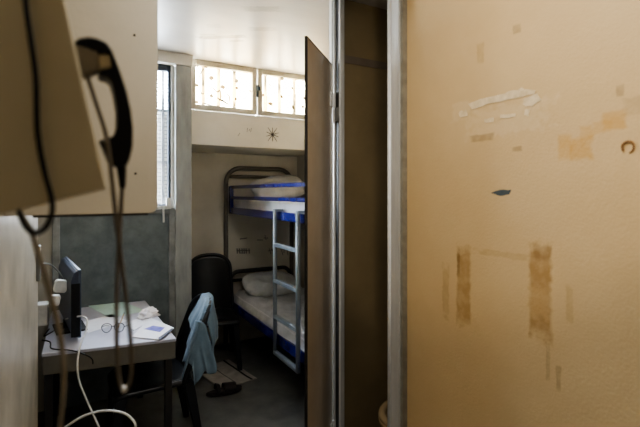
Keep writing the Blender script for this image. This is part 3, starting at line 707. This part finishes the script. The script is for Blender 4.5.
# ------------------------------------------------------------------ on the floor
mq = [at(u, v, Z=0.004) for u, v in ((191, 370), (228.7, 359.7), (257, 379), (221, 390))]
def fm(s, q):
    p = (mq[0] * (1 - s) + mq[1] * s) * (1 - q) + (mq[3] * (1 - s) + mq[2] * s) * q
    return (p.x, p.y, 0.006 + 0.005 * nz(p.x, p.y, 0, 7) + (0.012 * (1 - s) ** 4))
fmat = tag(link('floor_mat', surf(fm, 24, 24), M['mat'], smooth=True, solid=0.006), 'light grey mat with a black stripe on the floor beside the bunk bed', 'mat')
link('stripe', surf(lambda s, q: Vector(fm(.83 + .055 * s, q)) + Vector((0, 0, 0.004)), 2, 24), M['mat_stripe'], fmat)
link('stripe', surf(lambda s, q: Vector(fm(.44 + .02 * s, .25 + .7 * q)) + Vector((0, 0, 0.004)), 2, 24), M['shoe_sole'], fmat)
def sandal(u0, v0, u1, v1, label):
    a = at(u0, v0, Z=0); b = at(u1, v1, Z=0); d = b - a; ln = d.length
    t = empty('sandal', (a + b) / 2, math.atan2(d.y, d.x)); tag(t, label, 'sandal', 'black sandals on the floor')
    n = 22; L = ln / 2
    out = []
    for k in range(n):
        an = 2 * PI * k / n; x = math.cos(an) * L; w = (0.048 if x > 0 else 0.038)
        out.append((x, math.sin(an) * w * (1 - 0.12 * math.cos(an * 2))))
    link('sole', prism(out, 'z', 0.012, 0.038), M['shoe_sole'], t, bevel=0.005)
    def st(x0, x1, h):
        return surf(lambda s, q: (x0 + (x1 - x0) * s, math.cos(PI * q) * 0.047, 0.036 + h * math.sin(PI * q) * (1 - .2 * s)), 6, 12)
    link('strap', st(-0.01, 0.09, 0.05), M['shoe'], t, smooth=True, solid=0.005)
    link('buckle_strap', st(-0.07, -0.04, 0.06), M['shoe'], t, smooth=True, solid=0.005)
    return t
sandal(206, 398, 242, 390, 'black sandal in front of the floor mat, nearer the viewer')
sandal(192, 375, 212, 373, 'black sandal at the edge of the floor mat, half behind the chair')
tb = link('tissue', blob((0, 0, 0), 0.042, 0.036, 0.032, 0.9, 2.2, 7, 3), M['tissue']); tb.location = at(205, 366, Z=0.02); tag(tb, 'crumpled white tissue on the floor behind the mat', 'tissue')

# toilet in the washroom
to = empty('toilet', (1.765, 1.86, 0)); tag(to, 'pale ceramic toilet bowl half hidden in the dark washroom', 'toilet')
def bowl(s, q):
    a = 2 * PI * s; prof = [(.11, 0), (.12, .06), (.11, .16), (.17, .29), (.205, .37), (.21, .395), (.195, .405), (.16, .395), (.14, .32), (.07, .24), (.0, .23)]
    i = min(int(q * 10), 9); f = q * 10 - i
    r = prof[i][0] * (1 - f) + prof[i + 1][0] * f; z = prof[i][1] * (1 - f) + prof[i + 1][1] * f
    return (-0.10 + math.cos(a) * r * (1.05 if math.cos(a) > 0 else 1.12), math.sin(a) * r * 0.9, z)
bm = surf(bowl, 40, 30); bmesh.ops.remove_doubles(bm, verts=bm.verts, dist=0.0005); link('bowl', bm, M['toilet'], to, smooth=True)
bm = bmesh.new(); tube(bm, [(-0.10 + math.cos(2 * PI * k / 40) * .19 * (1.05 if math.cos(2 * PI * k / 40) > 0 else 1.12), math.sin(2 * PI * k / 40) * .17, .415) for k in range(40)], 0.022, 10, closed=True)
link('seat_ring', bm, M['toilet'], to, smooth=True)
link('cistern', boxes((0.15, 0.33, -0.19, 0.19, 0.38, 0.76)), M['toilet'], to, bevel=0.02, seg=3)
to.scale = (1, 1, 0.87)
link('pedestal', boxes((0.0, 0.3, -0.10, 0.10, 0.0, 0.38)), M['toilet'], to, bevel=0.02, seg=3)

# ------------------------------------------------------------------ light
wd = bpy.data.worlds.new('World'); SC.world = wd; wd.use_nodes = True
nt = wd.node_tree; bg = nt.nodes['Background']
tc = N(nt, 'ShaderNodeTexCoord'); sp = N(nt, 'ShaderNodeSeparateXYZ'); nt.links.new(tc.outputs['Generated'], sp.inputs[0])
rp = N(nt, 'ShaderNodeValToRGB'); nt.links.new(sp.outputs[2], rp.inputs[0])
e = rp.color_ramp.elements; e[0].position = 0.0; e[0].color = (.62, .60, .55, 1); e[1].position = 0.35; e[1].color = (.86, .93, 1.0, 1)
nt.links.new(rp.outputs[0], bg.inputs['Color']); bg.inputs['Strength'].default_value = 36.0

def area(name, loc, rot, sx, sy, power, colr, portal=False, spread=None):
    l = bpy.data.lights.new(name, 'AREA'); l.shape = 'RECTANGLE'; l.size = sx; l.size_y = sy; l.energy = power; l.color = colr
    if portal: l.cycles.is_portal = True
    if spread: l.spread = spread
    o = bpy.data.objects.new(name, l); COL.objects.link(o); o.location = loc; o.rotation_euler = rot; return o
area('window_portal', ((WX0 + WX1) / 2, 3.905, (WZ0 + WZ1) / 2), (-PI / 2, 0, 0), WX1 - WX0, WZ1 - WZ0, 1, (1, 1, 1), True)
area('transom_portal', (1.51, 3.88, 2.54), (-PI / 2, 0, 0), 1.4, 0.45, 1, (1, 1, 1), True)
# warm ceiling lamp in the entrance behind the viewer
area('entrance_lamp', (0.55, 0.85, 2.735), (0, 0, 0), 0.5, 0.3, 5.4, (1.0, 0.97, 0.92))
def spot(name, loc, to, power, colr, size, blend, rad):
    l = bpy.data.lights.new(name, 'SPOT'); l.energy = power; l.color = colr; l.spot_size = size; l.spot_blend = blend; l.shadow_soft_size = rad
    o = bpy.data.objects.new(name, l); COL.objects.link(o); o.location = loc
    o.rotation_euler = (Vector(to) - Vector(loc)).to_track_quat('-Z', 'Y').to_euler(); return o
spot('added_partition_spot', (0.1, -0.35, 2.1), (1.35, 1.05, 1.93), 14, (1.0, 0.88, 0.70), math.radians(47), 0.22, 0.12)  # unseen spot, added so its cone edge draws the shadow line on the partition

cam = bpy.data.cameras.new('camera'); co = bpy.data.objects.new('camera', cam); COL.objects.link(co)
co.location = (0, 0, EYE); co.rotation_euler = (PI / 2, 0, -YAW)
cam.sensor_width = 36; cam.lens = F_PX / 640 * 36; cam.shift_y = (HOR - 213.5) / 640; cam.clip_start = 0.05
cam.dof.use_dof = True; cam.dof.focus_distance = 3.3; cam.dof.aperture_fstop = 2.4
SC.camera = co
SC.view_settings.view_transform = 'AgX'
SC.view_settings.look = 'AgX - Medium High Contrast'
SC.view_settings.exposure = 1.45
